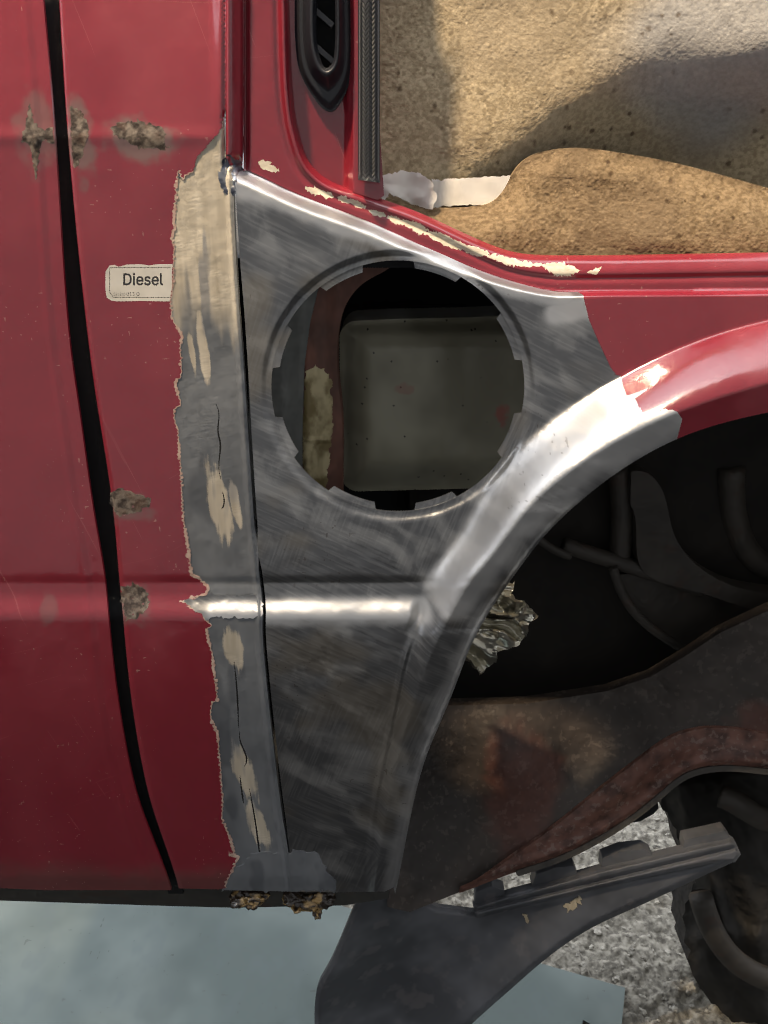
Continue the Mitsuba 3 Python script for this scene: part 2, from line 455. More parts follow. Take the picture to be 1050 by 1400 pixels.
scene['undercoat'] = two({'type': 'bumpmap', 'scale': 1.0, 't': proc(lambda p, n, uv: 0.001 * fbm(p.x * 220, p.z * 220, p.y * 220, 3), 4e-4), 'b': {
    'type': 'principled', 'base_color': proc(coat_col), 'roughness': 0.6, 'specular': 0.4}})
scene['liner_coat'] = two({'type': 'principled', 'base_color': proc(lambda p, n, uv: mix((0.010, 0.010, 0.010), (0.026, 0.022, 0.018), fbm(p.x * 30, p.z * 30, p.y * 30, 4))), 'roughness': 0.8, 'specular': 0.2})
scene['axle_mud'] = two({'type': 'bumpmap', 'scale': 1.0, 't': proc(lambda p, n, uv: 0.004 * fbm(p.x * 120, p.z * 120, p.y * 120, 4), 5e-4), 'b': {
    'type': 'principled', 'base_color': proc(lambda p, n, uv: mix((0.010, 0.0098, 0.0095), (0.034, 0.031, 0.027), fbm(p.x * 60, p.z * 60, p.y * 60, 4))), 'roughness': 0.75, 'specular': 0.3}})
RA, RB, RC, RD = xz(715, 1080, 110), xz(960, 1060, 90), xz(1040, 985, 110), xz(820, 1120, 90)


def rusty_col(p, n, uv):
    a = fbm(p.x * 50, p.z * 50, p.y * 50, 4)
    c = mix((0.016, 0.0125, 0.0105), (0.048, 0.037, 0.030), a)
    red = mix((0.085, 0.022, 0.015), (0.15, 0.05, 0.032), fbm(p.x * 180, p.z * 180, p.y * 100, 3))
    m = blob(p, *RA, 0.035, 0.075, 0.5, 40.0, 1.0)
    m = dr.maximum(m, 0.9 * blob(p, *RC, 0.03, 0.022, 0.4, 60.0, 3.0))
    c = mix(c, red, 0.5 * m)
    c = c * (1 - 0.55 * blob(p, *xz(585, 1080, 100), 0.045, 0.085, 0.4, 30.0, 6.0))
    fl = smoothstep(0.60, 0.70, fbm(p.x * 240, p.z * 240, p.y * 240, 4))
    return mix(c, (0.24, 0.20, 0.17), 0.09 * fl)


def flange_col(p, n, uv):
    a = fbm(p.x * 90, p.z * 90, p.y * 90, 4)
    c = mix((0.05, 0.022, 0.016), (0.135, 0.062, 0.045), smoothstep(0.25, 0.7, a))
    return mix(c, (0.19, 0.15, 0.13), 0.35 * smoothstep(0.58, 0.7, fbm(p.x * 300, p.z * 300, p.y * 300, 3)))


rough_rust = proc(lambda p, n, uv: 0.0012 * fbm(p.x * 170, p.z * 170, p.y * 170, 4), 4e-4)
scene['rusty_coat'] = two({'type': 'bumpmap', 'scale': 1.0, 't': rough_rust, 'b': {'type': 'principled', 'base_color': proc(rusty_col), 'roughness': 0.55, 'specular': 0.45}})
scene['rusty_flange'] = two({'type': 'bumpmap', 'scale': 1.0, 't': rough_rust, 'b': {'type': 'principled', 'base_color': proc(flange_col), 'roughness': 0.6, 'specular': 0.4}})


def olive_col(p, n, uv):
    a = fbm(p.x * 16, p.z * 16, 1.0, 4)
    c = mix((0.15, 0.142, 0.10), (0.31, 0.30, 0.225), smoothstep(0.25, 0.75, a))
    d, _, w = voronoi(p.x * 150, p.z * 150)
    c = mix(c, (0.03, 0.028, 0.022), (1 - smoothstep(0.06, 0.16, d)) * smoothstep(0.92, 0.94, w))
    c = mix(c, (0.25, 0.08, 0.06), 0.4 * blob(p, *xz(552, 531, 95), 0.008, 0.005, 0.6, 200.0, 2.0))
    return mix(c, (0.30, 0.04, 0.04), 0.6 * blob(p, *xz(686, 565, 95), 0.006, 0.010, 0.5, 200.0, 4.0))


scene['olive_enamel'] = two({'type': 'bumpmap', 'scale': 1.0, 't': proc(lambda p, n, uv: 0.0012 * fbm(p.x * 25, p.z * 25, 3.0, 3) + 0.0002 * fbm(p.x * 300, p.z * 300, 3.0, 2), 5e-4),
                             'b': {'type': 'principled', 'base_color': proc(olive_col), 'roughness': 0.42, 'specular': 0.5}})
scene['brown_steel'] = two({'type': 'bumpmap', 'scale': 1.0, 't': rough_rust, 'b': {'type': 'principled', 'base_color': proc(
    lambda p, n, uv: mix((0.06, 0.035, 0.028), (0.20, 0.085, 0.06), fbm(p.x * 120, p.z * 60, 3.0, 4))), 'roughness': 0.6, 'specular': 0.4}})
scene['yellowed_paint'] = two({'type': 'bumpmap', 'scale': 1.0, 't': rough_rust, 'b': {'type': 'principled', 'base_color': proc(
    lambda p, n, uv: mix((0.18, 0.14, 0.06), (0.48, 0.41, 0.24), smoothstep(0.3, 0.65, fbm(p.x * 110, p.z * 70, 3.0, 4)))), 'roughness': 0.5, 'specular': 0.4}})
scene['grey_steel'] = two({'type': 'bumpmap', 'scale': 1.0, 't': rough_rust, 'b': {'type': 'principled', 'base_color': proc(
    lambda p, n, uv: mix((0.07, 0.075, 0.072), (0.16, 0.165, 0.155), fbm(p.x * 90, p.z * 90, 3.0, 4))), 'roughness': 0.5, 'specular': 0.4}})
scene['foil'] = two({'type': 'principled', 'base_color': {'type': 'rgb', 'value': [0.45, 0.43, 0.36]}, 'roughness': 0.12, 'metallic': 0.85})
scene['burnt_sealant'] = two({'type': 'bumpmap', 'scale': 1.0, 't': rough_rust, 'b': {'type': 'principled', 'base_color': proc(
    lambda p, n, uv: mix((0.02, 0.013, 0.008), (0.40, 0.26, 0.10), smoothstep(0.5, 0.72, fbm(p.x * 130, p.z * 130, p.y * 130, 4)))), 'roughness': 0.28, 'specular': 0.6, 'clearcoat': 0.6}})


def stone_col(p, n, uv):
    a = fbm(p.x * 170, p.y * 170, p.z * 170, 4)
    b = fbm(p.x * 9, p.y * 9, 1.0, 3)
    c = mix((0.10, 0.092, 0.076), (0.33, 0.31, 0.262), smoothstep(0.25, 0.75, a))
    return mix(c, (0.15, 0.14, 0.115), 0.25 * smoothstep(0.45, 0.7, b))


scene['gravel_stone'] = two({'type': 'bumpmap', 'scale': 1.0, 't': proc(lambda p, n, uv: 0.004 * fbm(p.x * 240, p.y * 240, p.z * 240, 4), 6e-4), 'b': {
    'type': 'principled', 'base_color': proc(stone_col), 'roughness': 0.85, 'specular': 0.3}})
scene['pebble'] = two({'type': 'principled', 'base_color': proc(lambda p, n, uv: mix((0.13, 0.12, 0.10), (0.38, 0.36, 0.31), mikit.cell_rand(p.x * 55, p.y * 55, 1))), 'roughness': 0.75})
scene['darkened_ground'] = two({'type': 'bumpmap', 'scale': 1.0, 't': proc(lambda p, n, uv: 0.004 * fbm(p.x * 90, p.y * 90, 1.0, 3), 1e-3), 'b': {
    'type': 'principled', 'base_color': proc(lambda p, n, uv: mix((0.018, 0.018, 0.018), (0.048, 0.046, 0.044), fbm(p.x * 30, p.y * 30, 1.0, 4))), 'roughness': 0.9, 'specular': 0.2}})


scene['added_wall_coat'] = two({'type': 'principled', 'base_color': proc(lambda p, n, uv: mix((0.42, 0.415, 0.40), (0.56, 0.55, 0.53), fbm(p.x * 4, p.z * 4, 1.0, 4))), 'roughness': 0.9})


def sheet_col(p, n, uv):
    a = fbm(p.x * 7, p.y * 7, 1.0, 4)
    c = mix((0.072, 0.092, 0.088), (0.118, 0.142, 0.135), smoothstep(0.3, 0.7, a))
    sp = smoothstep(0.93, 0.97, noise(p.x * 190, p.y * 190, 3.0)) * smoothstep(0.45, 0.6, fbm(p.x * 12, p.y * 12, 9.0, 2))
    c = mix(c, (0.06, 0.065, 0.06), 0.6 * sp)
    return mix(c, (0.08, 0.10, 0.105), 0.3 * smoothstep(0.6, 0.8, fbm(p.x * 40, p.y * 24, 4.0, 4)))


def sheet_rough(p, n, uv):
    return 0.17 + 0.25 * smoothstep(0.35, 0.7, fbm(p.x * 12, p.y * 12, 2.0, 4))


scene['blue_sheet_metal'] = two({'type': 'bumpmap', 'scale': 1.0, 't': proc(lambda p, n, uv: 0.0035 * fbm(p.x * 5, p.y * 5, 2.0, 2) + 0.00008 * fbm(p.x * 260, p.y * 260, 2.0, 3), 1e-3), 'b': {
    'type': 'principled', 'base_color': proc(sheet_col), 'roughness': proc(sheet_rough), 'metallic': 0.62, 'specular': 0.5}})
scene['sticker_white'] = two({'type': 'principled', 'base_color': proc(lambda p, n, uv: mix((0.50, 0.475, 0.42), (0.60, 0.575, 0.52), fbm(p.x * 150, p.z * 150, 1.0, 3))), 'roughness': 0.4, 'specular': 0.4})
scene['ink'] = two({'type': 'principled', 'base_color': {'type': 'rgb', 'value': [0.02, 0.02, 0.022]}, 'roughness': 0.6})
scene['ink_grey'] = two({'type': 'principled', 'base_color': {'type': 'rgb', 'value': [0.06, 0.055, 0.05]}, 'roughness': 0.6})

# ------------------------------------------------------------------ the lines of the van's side (photo pixels on the side plane)
TOPL = spline([(200, 180), (300, 220), (341, 234), (391, 258), (442, 279), (500, 301), (560, 328), (610, 350), (652, 368), (690, 381), (728, 392), (759, 398), (800, 399), (950, 398), (1130, 396)])
WIN = spline([(394, -70), (397, 40), (400, 121), (405, 165), (412, 194), (423, 222), (446, 244), (470, 255), (500, 265), (569, 289), (633, 318), (683, 339), (713, 347), (760, 350), (900, 349), (1130, 346)])
VAL = spline([(504, 1260), (504, 1205), (506, 1154), (514, 1086), (528, 1017), (542, 948), (559, 880), (574, 838), (580, 795), (615, 747), (650, 687), (700, 617), (780, 552), (849, 513), (921, 479), (1011, 448), (1130, 424)])
CREST = spline([(508, 1260), (517, 1180), (531, 1103), (548, 1020), (572, 945), (596, 880), (617, 839), (644, 794), (672, 760), (725, 692), (788, 638), (857, 595), (926, 563), (973, 546), (1050, 523), (1130, 503)])
LIP = spline([(540, 1222), (546, 1195), (562, 1113), (583, 1034), (617, 952), (644, 883), (675, 827), (710, 777), (745, 732), (795, 684), (850, 642), (926, 600), (990, 578), (1050, 564), (1130, 552)])
SEAM = spline([(320, 236), (321, 272), (327, 380), (334, 474), (342, 600), (351, 732), (357, 790), (361, 827), (361, 860), (364, 905), (373, 994), (389, 1123), (400, 1200), (403, 1230)])
GAP_L = spline([(54, -70), (59, 0), (74, 175), (95, 467), (108, 560), (128, 700), (143, 790), (147, 830), (158, 934), (185, 1080), (203, 1133), (232, 1210), (236, 1225)])
GAP_R = spline([(76, -70), (81, 0), (92, 175), (121, 467), (134, 560), (155, 700), (163, 790), (167, 830), (177, 934), (202, 1080), (218, 1133), (242, 1205), (246, 1225)])
HOLE_C, HOLE_R = np.array([544.0, 527.5]), np.array([173.0, 171.5])


def side(x, y, dents=1.0):
    """Depth in millimetres of the van's pressed side."""
    x, y = np.asarray(x, float), np.asarray(y, float)
    dv, dk = side_dist(x, y, VAL), side_dist(x, y, CREST)      # both positive on the wheel side
    dt, dw = side_dist(x, y, TOPL), side_dist(x, y, WIN)       # positive below / outside the window
    # swage line with a proud lower panel that turns under towards the sill
    sw = -np.interp(x, [150, 290], [6.5, 9.6]) * ss(804, 848, y) ** 1.2
    sw = sw + np.interp(x, [200, 300], [0.5, 1.3]) * np.exp(-((y - 797) / 6) ** 2) + np.interp(x, [320, 420], [13, 5]) * ss(850, 1225, y) ** 1.6 + np.interp(x, [400, 460], [3, 1]) * ss(1195, 1225, y)
    t = np.where(dv > 0, np.clip(dv / np.maximum(dv - np.minimum(dk, 0), 1e-6), 0, 1), 0)
    t = np.where((dk >= 0) & (dv > 0), 1, t)
    sw = sw * (1 - ss(-14, 0, dv) * 0.55 * (1 - ss(836, 872, y))) * (1 - 0.6 * t)
    amp = np.interp(y, [430, 560, 700, 800, 860, 950, 1225], [36, 36, 34, 28, 20, 15, 11])
    tf = t ** (1.55 - 0.55 * ss(700, 1010, x))       # the repair flows into the flare, the paint has a crease
    fl = -amp * (0.62 * np.sin(np.pi / 2 * tf) ** 0.92 + 0.38 * tf)
    fl = fl - 2.2 * np.exp(-((dv - 1) / 3.2) ** 2) * ss(850, 900, y)
    fl = fl + np.where(dk > 0, np.interp(y, [640, 900], [0.11, 0.02]) * dk, 0) - 1.1 * np.exp(-((side_dist(x, y, LIP) + 2.5) / 2.2) ** 2) * ss(640, 820, y)
    # upper feature line on the painted side
    ft = -0.7 * np.exp(-((y - 187) / 11) ** 2) + np.where(y < 187, (187 - y) * 0.045, 0)
    ft = ft * (1 - ss(285, 312, x))
    # hollow round the opening
    r = np.hypot((x - HOLE_C[0]) / HOLE_R[0], (y - HOLE_C[1]) / HOLE_R[1]) * 172
    dish = 2.6 * (1 - ss(177, 188, r))
    # shoulder up to the window rail, rail edge, gutter bead
    wid = np.interp(x, [330, 560, 700, 780, 830], [24, 20, 14, 9, 8])
    sh = 10.5 * (1 - ss(0, 1, (dt + 2) / wid)) * ss(300, 330, x)
    wr = np.interp(x, [420, 600, 760, 1130], [13, 15, 26, 26])
    roll = 9 * np.clip(1 - dw / wr, 0, 1) ** 2 + 1.6 * np.exp(-((dw - wr - 5) / 4) ** 2) - np.interp(x, [405, 440], [2.4, 0.8]) * np.exp(-((dw - 7) / 4.5) ** 2)
    roll = roll * ((dw < 60) & (dt < 30))
    bead = -5.0 * np.sqrt(np.clip(1 - ((x - 320) / 11.5) ** 2, 0, 1)) + 5.5 * np.exp(-((x - 335.5) / 3.2) ** 2) + 1.5 * np.exp(-((x - 307) / 2.5) ** 2)
    bead = bead * (1 - ss(205, 246, y))
    dg = np.abs(side_dist(x, y, GAP_R))
    bead = bead + 1.6 * np.clip(1 - dg / 6, 0, 1) ** 2
    gl = side_dist(x, y, GAP_L)
    bead = bead - 0.5 * np.exp(-((gl - 26) / 4) ** 2) + 0.3 * np.exp(-((gl - 15) / 5) ** 2)
    dn = dents * (0.9 * nz(x, y, 70, 3) + 0.35 * nz(x, y, 26, 5))
    return sw + fl + ft + dish + sh + roll + bead + dn


paint = lambda x, y: side(x, y, 0.9) - 0.35 + 1.2 * nz(x, y, 150, 31, 2)
metal = lambda x, y: side(x, y, 2.0)

# ------------------------------------------------------------------ the ground
ground_mesh = trimesh.Trimesh(*[np.array(v) for v in ([[-60, -60, -0.012], [60, -60, -0.012], [60, 60, -0.012], [-60, 60, -0.012]], [[0, 1, 2], [0, 2, 3]])], process=False)
add('ground', ground_mesh, 'darkened_ground', smooth=False, kind='structure')  # unseen front ground, darkened in colour so the metal reflects it dark

wall = slab(np.array([-6.0, -1.50, -0.1]), np.array([6.0, -1.22, 4.13]))  # added, out of view: shades the lower van and reflects in the metal
add('added_shade_wall', wall, 'added_wall_coat', smooth=False, kind='structure')

gx, gy = np.meshgrid(np.linspace(-0.55, 1.05, 520), np.linspace(0.0, 1.5, 480))
gp = np.stack([gx.ravel(), gy.ravel(), 0 * gx.ravel()], -1)
gh = 0.014 * (meshkit.fbm(gp * 28, 4, 2) - 0.5) + 0.016 * (meshkit.fbm(gp * 95, 3, 6) - 0.5) + 0.010 * (meshkit.fbm(gp * 8, 2, 9) - 0.5)
edge = np.minimum.reduce([gp[:, 0] + 0.55, 1.05 - gp[:, 0], gp[:, 1], 1.5 - gp[:, 1]])
gp[:, 2] = gh - 0.002 - 0.02 * (1 - ss(0, 0.06, edge))
i, j = np.meshgrid(np.arange(479), np.arange(519), indexing='ij')
q = np.stack([i * 520 + j, i * 520 + j + 1, (i + 1) * 520 + j + 1, (i + 1) * 520 + j], -1).reshape(-1, 4)
gravel = trimesh.Trimesh(gp, np.vstack([q[:, [0, 1, 2]], q[:, [0, 2, 3]]]), process=False)
add('gravel_ground', gravel, 'gravel_stone', kind='structure')

rg = np.random.default_rng(11)
ico = trimesh.creation.icosphere(subdivisions=1)
sv, sf = [], []
for k in range(4200):
    x, y = rg.uniform(-0.05, 0.95), rg.uniform(0.06, 1.1)
    ii, jj = int(y / 1.5 * 479), int((x + 0.55) / 1.6 * 519)
    z = gp[ii * 520 + jj, 2]
    r = 0.0018 * (1 + 2.2 * rg.random() ** 6) * np.array([1, rg.uniform(0.6, 1), rg.uniform(0.4, 0.8)])
    v = np.array(ico.vertices) * (1 + 0.25 * rg.normal(size=(len(ico.vertices), 1))) * r
    a = rg.uniform(0, 6.28)
    v = v @ np.array([[math.cos(a), math.sin(a), 0], [-math.sin(a), math.cos(a), 0], [0, 0, 1]])
    sf.append(np.array(ico.faces) + sum(map(len, sv)) if k == 0 else np.array(ico.faces) + k * len(ico.vertices))
    sv.append(v + [x, y, z + 0.0005])
add('gravel', trimesh.Trimesh(np.vstack(sv), np.vstack(sf), process=False), 'pebble', smooth=False,
    label='loose pale grey gravel stones scattered under the van', cat='gravel', kind='stuff')

# the loose sheet of metal on the ground
C0, C1 = on_ground(855, 1350, 0.02)[:2], on_ground(470, 1239, 0.02)[:2]
R1 = on_ground(850, 1400, 0.02)[:2]
u = (C1 - C0) / np.linalg.norm(C1 - C0)
v = (R1 - C0) / np.linalg.norm(R1 - C0)
sheet = Polygon([C0, C0 + u * 1.3, C0 + u * 1.3 + v * 0.32, C0 + v * 0.32])
n0 = on_ground(797, 1394, 0.02)[:2]
sheet = sheet.difference(Polygon([n0, n0 + v * 0.12, n0 + v * 0.12 - u * 0.012, n0 - u * 0.03 + v * 0.008]))
sm = trimesh.creation.extrude_polygon(sheet, 0.0015, engine='earcut')
sm.apply_translation([0, 0, 0.018])
add('metal_sheet', sm, 'blue_sheet_metal', smooth=False, label='large pale blue-grey sheet of metal lying flat on the ground below the sill', cat='metal sheet')

# ------------------------------------------------------------------ the van
labels['van'] = {'label': 'red diesel van side under repair with bare metal panel, round opening and wheel arch', 'category': 'van'}
BOT = [(-70, 1211), (120, 1213), (240, 1215), (300, 1216), (330, 1217), (400, 1219), (460, 1220), (526, 1219), (538, 1212), (543, 1205)]
JAG = [(309, 150), (303, 172), (298, 183), (286, 195), (279, 204), (269, 214), (266, 224), (264, 234), (252, 241), (250, 246), (243, 231), (241, 262), (237, 305), (239, 311), (234, 326), (238, 338), (237, 359),
       (236, 390), (233, 410), (235, 435), (239, 443), (249, 460), (246, 471), (248, 506), (247, 515), (239, 523), (247, 553), (237, 560), (238, 573), (243, 590), (247, 645), (250, 706), (258, 754), (261, 786),
       (272, 791), (284, 803), (282, 812), (262, 817), (274, 821), (246, 822), (266, 827), (256, 829), (277, 838), (281, 847), (289, 855), (282, 861), (287, 883), (290, 897), (297, 957), (290, 960), (287, 977),
       (297, 1003), (301, 1051), (304, 1089), (303, 1120), (314, 1146), (321, 1169), (314, 1169), (326, 1172), (317, 1191), (309, 1206), (307, 1219)]
rj = np.random.default_rng(3)
jag = []
for a, b in zip(JAG[:-1], JAG[1:]):
    a, b = np.array(a, float), np.array(b, float)
    n = max(1, int(np.linalg.norm(b - a) / 2.6))
    for k in range(n):
        off = rj.normal(0, 0.5) + (0.9 if k % 2 else -0.9)
        jag.append(a + (b - a) * k / n + (np.array([off, 0]) if k else 0))
jag = np.array(jag + [np.array(JAG[-1], float)])

# front door, left of the shut gap
door = Polygon([(-70, -70), *GAP_L, (-70, 1211)]).buffer(0).intersection(box(-71, -71, 400, 1217))
add('van__door', sheet_mesh(door, paint, 4, 2.5), 'red_paint', label='red door edge left of the dark shut gap')
# black rubber down in the gap
gap = Polygon([*GAP_L, *GAP_R[::-1]]).buffer(5).intersection(box(-71, -80, 400, 1222))
add('van__door_seal', sheet_mesh(gap, lambda x, y: side(x, y, 0) + 13, 5, 3), 'void_dark')
# painted side between the gap and the sanded strip
gut = [(333, -70), (333, 238), (318, 236), (309, 226), (309, 150)]
red_left = Polygon([*GAP_R[(GAP_R[:, 1] < 1216)], (300, 1216), *jag[::-1][jag[::-1][:, 1] < 1216], (309, 150), (309, -70)]).buffer(0)
add('van__side_panel', sheet_mesh(red_left, paint, 3.5, 10), 'red_paint', label='red painted side panel with rust spots and a sticker')
# gutter bead above the seam
bead = Polygon([(309, -70), (332, -70), (333, 150), (332, 205), (330, 232), (318, 232), (309, 215)])
add('van__side_panel__gutter', sheet_mesh(bead, lambda x, y: side(x, y, 0.5) - 0.3, 1.6, 3), 'red_paint')
# sanded and filled strip left of the seam
seam_l = SEAM - np.array([1.0, 0]) * np.interp(SEAM[:, 1], [236, 300, 420, 560, 725, 740, 760, 780, 1120, 1150, 1230], [1.2, 2.0, 3.6, 2.6, 2.2, 0, 0, 2.4, 2.2, 1.0, 0.5])[:, None]
seam_r = SEAM + np.array([1.0, 0]) * np.interp(SEAM[:, 1], [236, 300, 420, 560, 725, 740, 760, 780, 1120, 1150, 1230], [1.2, 2.0, 3.6, 2.6, 2.2, 0, 0, 2.4, 2.2, 1.0, 0.5])[:, None]
jag_under = [(x - 4, y) for x, y in JAG]
strip = Polygon([*jag_under[::1], (307, 1217), (402, 1219), *seam_l[::-1][seam_l[::-1][:, 1] < 1219], (319, 228), (309, 215)]).buffer(0)
lipseam = lambda x, y: -1.8 * np.exp(-((side_dist(x, y, SEAM) - 7) / 3.2) ** 2)
fs = lambda x, y: metal(x, y) + 0.05 + lipseam(x, y) + 0.5 * nz(x, y, 9, 8)
add('van__filler_strip', sheet_mesh(strip, fs, 2.5, 6), 'filler_coat', label='grey and tan sanded filler strip with ragged paint edge')
ed = jag[(jag[:, 1] > 231) & (jag[:, 1] < 1214)]
fe = shapely.union_all([LineString(ed).buffer(0.55)] + [Point(*q).buffer(abs(rj.normal(0, 1.0)) + 0.4) for q in ed[::2]] + [LineString(ed[k:k + 9]).buffer(1.7) for k in rj.integers(0, len(ed) - 9, 14)])
add('van__filler_strip__paint_edge', sheet_mesh(fe, lambda x, y: paint(x, y) - 0.05, 2.5, 1), 'edge_feather')
ridge = rough_edge([(250, 822), (270, 817), (290, 813), (320, 815), (357, 813), (359, 842), (330, 846), (300, 844), (279, 845), (272, 838), (262, 832)], 3, 1.4, 17)
add('van__filler_strip__bare_ridge', sheet_mesh(ridge, lambda x, y: side(x, y, 0.9) - 0.9 + 0.5 * nz(x, y, 9, 8), 2.2, 0.3), 'bare_metal', label='bright bare metal patch on the swage line')
# cracks left open in the filler
for k, line in enumerate([[(295, 552), (299, 575), (298, 590), (301, 605), (300, 625), (302, 655)], [(304, 672), (306, 690), (303, 696)], [(328, 1000), (331, 1020), (337, 1036), (334, 1048)],
                          [(328, 1060), (331, 1085), (333, 1098)], [(341, 1078), (345, 1100), (350, 1130), (354, 1160), (362, 1196)], [(320, 905), (324, 945), (326, 995)]]):
    pl = spline(line, 4)
    w = np.interp(np.linspace(0, 1, len(pl)), [0, 0.3, 0.7, 1], [0.3, 0.9, 1.1, 0.3])[:, None] * np.array([[1, 0]])
    add('van__filler_strip__crack', sheet_mesh(Polygon([*(pl - w), *(pl + w)[::-1]]).buffer(0.05), lambda x, y: fs(x, y) - 0.12, 2.0, 0.1), 'void_dark')

# bare metal repair panel
FLR = [(840, 512), (849, 514), (852, 527), (857, 541), (872, 536), (888, 529), (884, 534), (868, 545), (872, 552), (875, 568), (890, 566), (905, 562), (919, 560), (926, 563), (933, 573), (930, 585), (926, 600)]
RB_ = [(790, 399), (797, 408), (803, 437), (817, 468), (834, 503), (840, 512)]
top_m = TOPL[(TOPL[:, 0] > 322) & (TOPL[:, 0] < 789)]
lip_m = LIP[(LIP[:, 0] < 926)][::-1]
ell = np.linspace(0, 2 * np.pi, 200, endpoint=False)
hole = Polygon(HOLE_C + HOLE_R * np.stack([np.cos(ell), np.sin(ell)], -1))
panel = Polygon([(321, 232), *top_m, *RB_, *FLR, *lip_m, (538, 1213), (526, 1219), (460, 1220), (404, 1219), *seam_r[::-1][(seam_r[::-1][:, 1] > 236) & (seam_r[::-1][:, 1] < 1219)]]).buffer(0)
grow = Polygon([(700, 385), (790, 397), (800, 400), (812, 440), (845, 510), (880, 525), (895, 560), (870, 600), (800, 560)]).buffer(4)
red_side = side_dist
under = panel.union(panel.buffer(4).intersection(box(780, 396, 1000, 620)).difference(Polygon([*LIP, (1130, 900), (540, 1300)]).buffer(0)))
under = max(under.geoms, key=lambda g: g.area) if under.geom_type != 'Polygon' else under
on_hole = lambda x, y: np.where(np.hypot((x - HOLE_C[0]) / HOLE_R[0], (y - HOLE_C[1]) / HOLE_R[1]) < 1.03, 1.0, 7.0)
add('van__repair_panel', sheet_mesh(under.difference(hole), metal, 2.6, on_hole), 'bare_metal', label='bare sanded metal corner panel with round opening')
for a0, a1 in [(106, 128), (60, 83), (11.6, 35.6), (-35, -12.3), (-82.6, -62), (-123.4, -100), (-165.7, -145), (151, 172)]:
    an = np.radians(np.linspace(a0, a1, 14))
    c = np.stack([np.cos(an), -np.sin(an)], -1)
    an2 = np.radians(np.linspace(a1 - 1.2, a0 + 1.2, 14))
    c2 = np.stack([np.cos(an2), -np.sin(an2)], -1)
    tab = Polygon([*(HOLE_C + HOLE_R * c * 1.005), *(HOLE_C + HOLE_R * c2 * 0.945)])
    rr = lambda x, y: np.hypot((x - HOLE_C[0]) / HOLE_R[0], (y - HOLE_C[1]) / HOLE_R[1])
    add('van__repair_panel__tab', sheet_mesh(tab, lambda x, y: 2.9 + 1.2 * np.clip((1 - rr(x, y)) / 0.07, 0, 1) ** 0.5 + side(x, y, 0) * 0.0, 2.5, 1.0), 'bare_metal')
weld = rough_edge([(311, 212), (329, 214), (332, 232), (322, 240), (322, 262), (316, 272), (306, 262), (298, 246), (301, 226)], 3, 1.3, 15)
add('van__repair_panel__weld', sheet_mesh(weld, lambda x, y: side(x, y, 1) - 0.6 + 2.2 * nz(x, y, 9, 4), 1.6, 1.5), 'weld_steel', label='blue-grey weld where gutter, filler and panel meet')
# grey primer smears at the foot
prim = rough_edge([(309, 1203), (330, 1180), (352, 1165), (398, 1166), (404, 1162), (436, 1166), (448, 1192), (462, 1205), (458, 1219), (400, 1219), (309, 1216)], 4, 1.5, 6)
add('van__filler_strip__primer_smear', sheet_mesh(prim, lambda x, y: metal(x, y) - 0.3 + 0.5 * nz(x, y, 8, 2), 3, 0.8), 'filler_coat')

# painted side to the right of the repair
RR = [(797, 402), (799, 412), (805, 437), (819, 468), (836, 503), (842, 512)]
win_r = WIN[(WIN[:, 0] > 396) & (WIN[:, 1] > -69)]
red_right = Polygon([(790, 399), *np.array(RR) + rj.normal(0, 0.5, (6, 2)), *FLR, *LIP[LIP[:, 0] > 927], (1130, 396), *TOPL[::-1][(TOPL[::-1][:, 0] > 792)]]).buffer(0)
add('van__rear_panel', sheet_mesh(red_right, paint, 3.0, 8), 'red_paint', label='red panel and flared arch right of the repair')
frame = Polygon([(333, -420), (385, -420), *WIN, (1130, 396), *TOPL[::-1][(TOPL[::-1][:, 0] > 336)], (333, 234)]).buffer(0)
add('van__window_frame', sheet_mesh(frame, paint, 2.6, 9), 'red_paint', label='red window surround with chipped lower rail')
vout = Polygon(spline([(404, -300), (403, 0), (404, 61), (410, 98), (424, 126), (444, 150), (454, 152), (464, 142), (472, 128), (479, 104), (481, 61), (480, 0), (479, -300)], 6))
vin = Polygon(spline([(432, -290), (432, 0), (433, 61), (437, 78), (446, 93), (453, 88), (457, 74), (458, 0), (458, -290)], 6))
# recess beside the window that carries the vent
recess = Polygon([(385, -420), (394, -70), *WIN[(WIN[:, 0] < 521) & (WIN[:, 0] > 394)], (522, 266), (500, -70), (498, -420)]).buffer(3)
recess = recess.difference(vin.buffer(2))
rech = lambda x, y: 17 + 6 * ss(478, 470, x) * ss(-70, 300, y) - 3 * ss(478, 484, x) + 0.8 * nz(x, y, 40, 2)
add('van__window_frame__vent_recess', sheet_mesh(recess, rech, 3, 6), 'red_paint')

# chips of bare metal along the rail
rc = np.random.default_rng(21)
chips = [[(355, 222), (365, 221), (376, 229), (381, 233), (372, 234), (360, 231)], [(419, 257), (430, 256), (441, 262), (434, 266), (424, 262)], [(438, 262), (452, 265), (455, 270), (444, 270)],
         [(462, 269), (474, 270), (482, 277), (470, 276)], [(478, 274), (492, 277), (500, 284), (486, 282)], [(505, 287), (520, 290), (528, 296), (512, 294)], [(530, 296), (548, 301), (556, 308), (538, 304)],
         [(550, 301), (566, 304), (585, 314), (576, 320), (560, 311)], [(580, 318), (600, 318), (622, 329), (640, 338), (626, 340), (604, 332)], [(624, 332), (650, 338), (668, 346), (655, 349), (638, 344)],
         [(660, 347), (690, 352), (726, 360), (745, 362), (722, 364), (690, 360)], [(742, 362), (768, 360), (782, 365), (792, 370), (776, 376), (758, 375)], [(806, 372), (820, 367), (815, 374)]]
for k, c in enumerate(chips):
    cc = rough_edge(np.array(Polygon(c).buffer(1.3).exterior.coords)[:-1], 2.2, 1.1, 40 + k)
    add('van__window_frame__paint_chip', sheet_mesh(cc, lambda x, y: paint(x, y) - 0.15, 2.0, 0.15), 'scraped_primer')

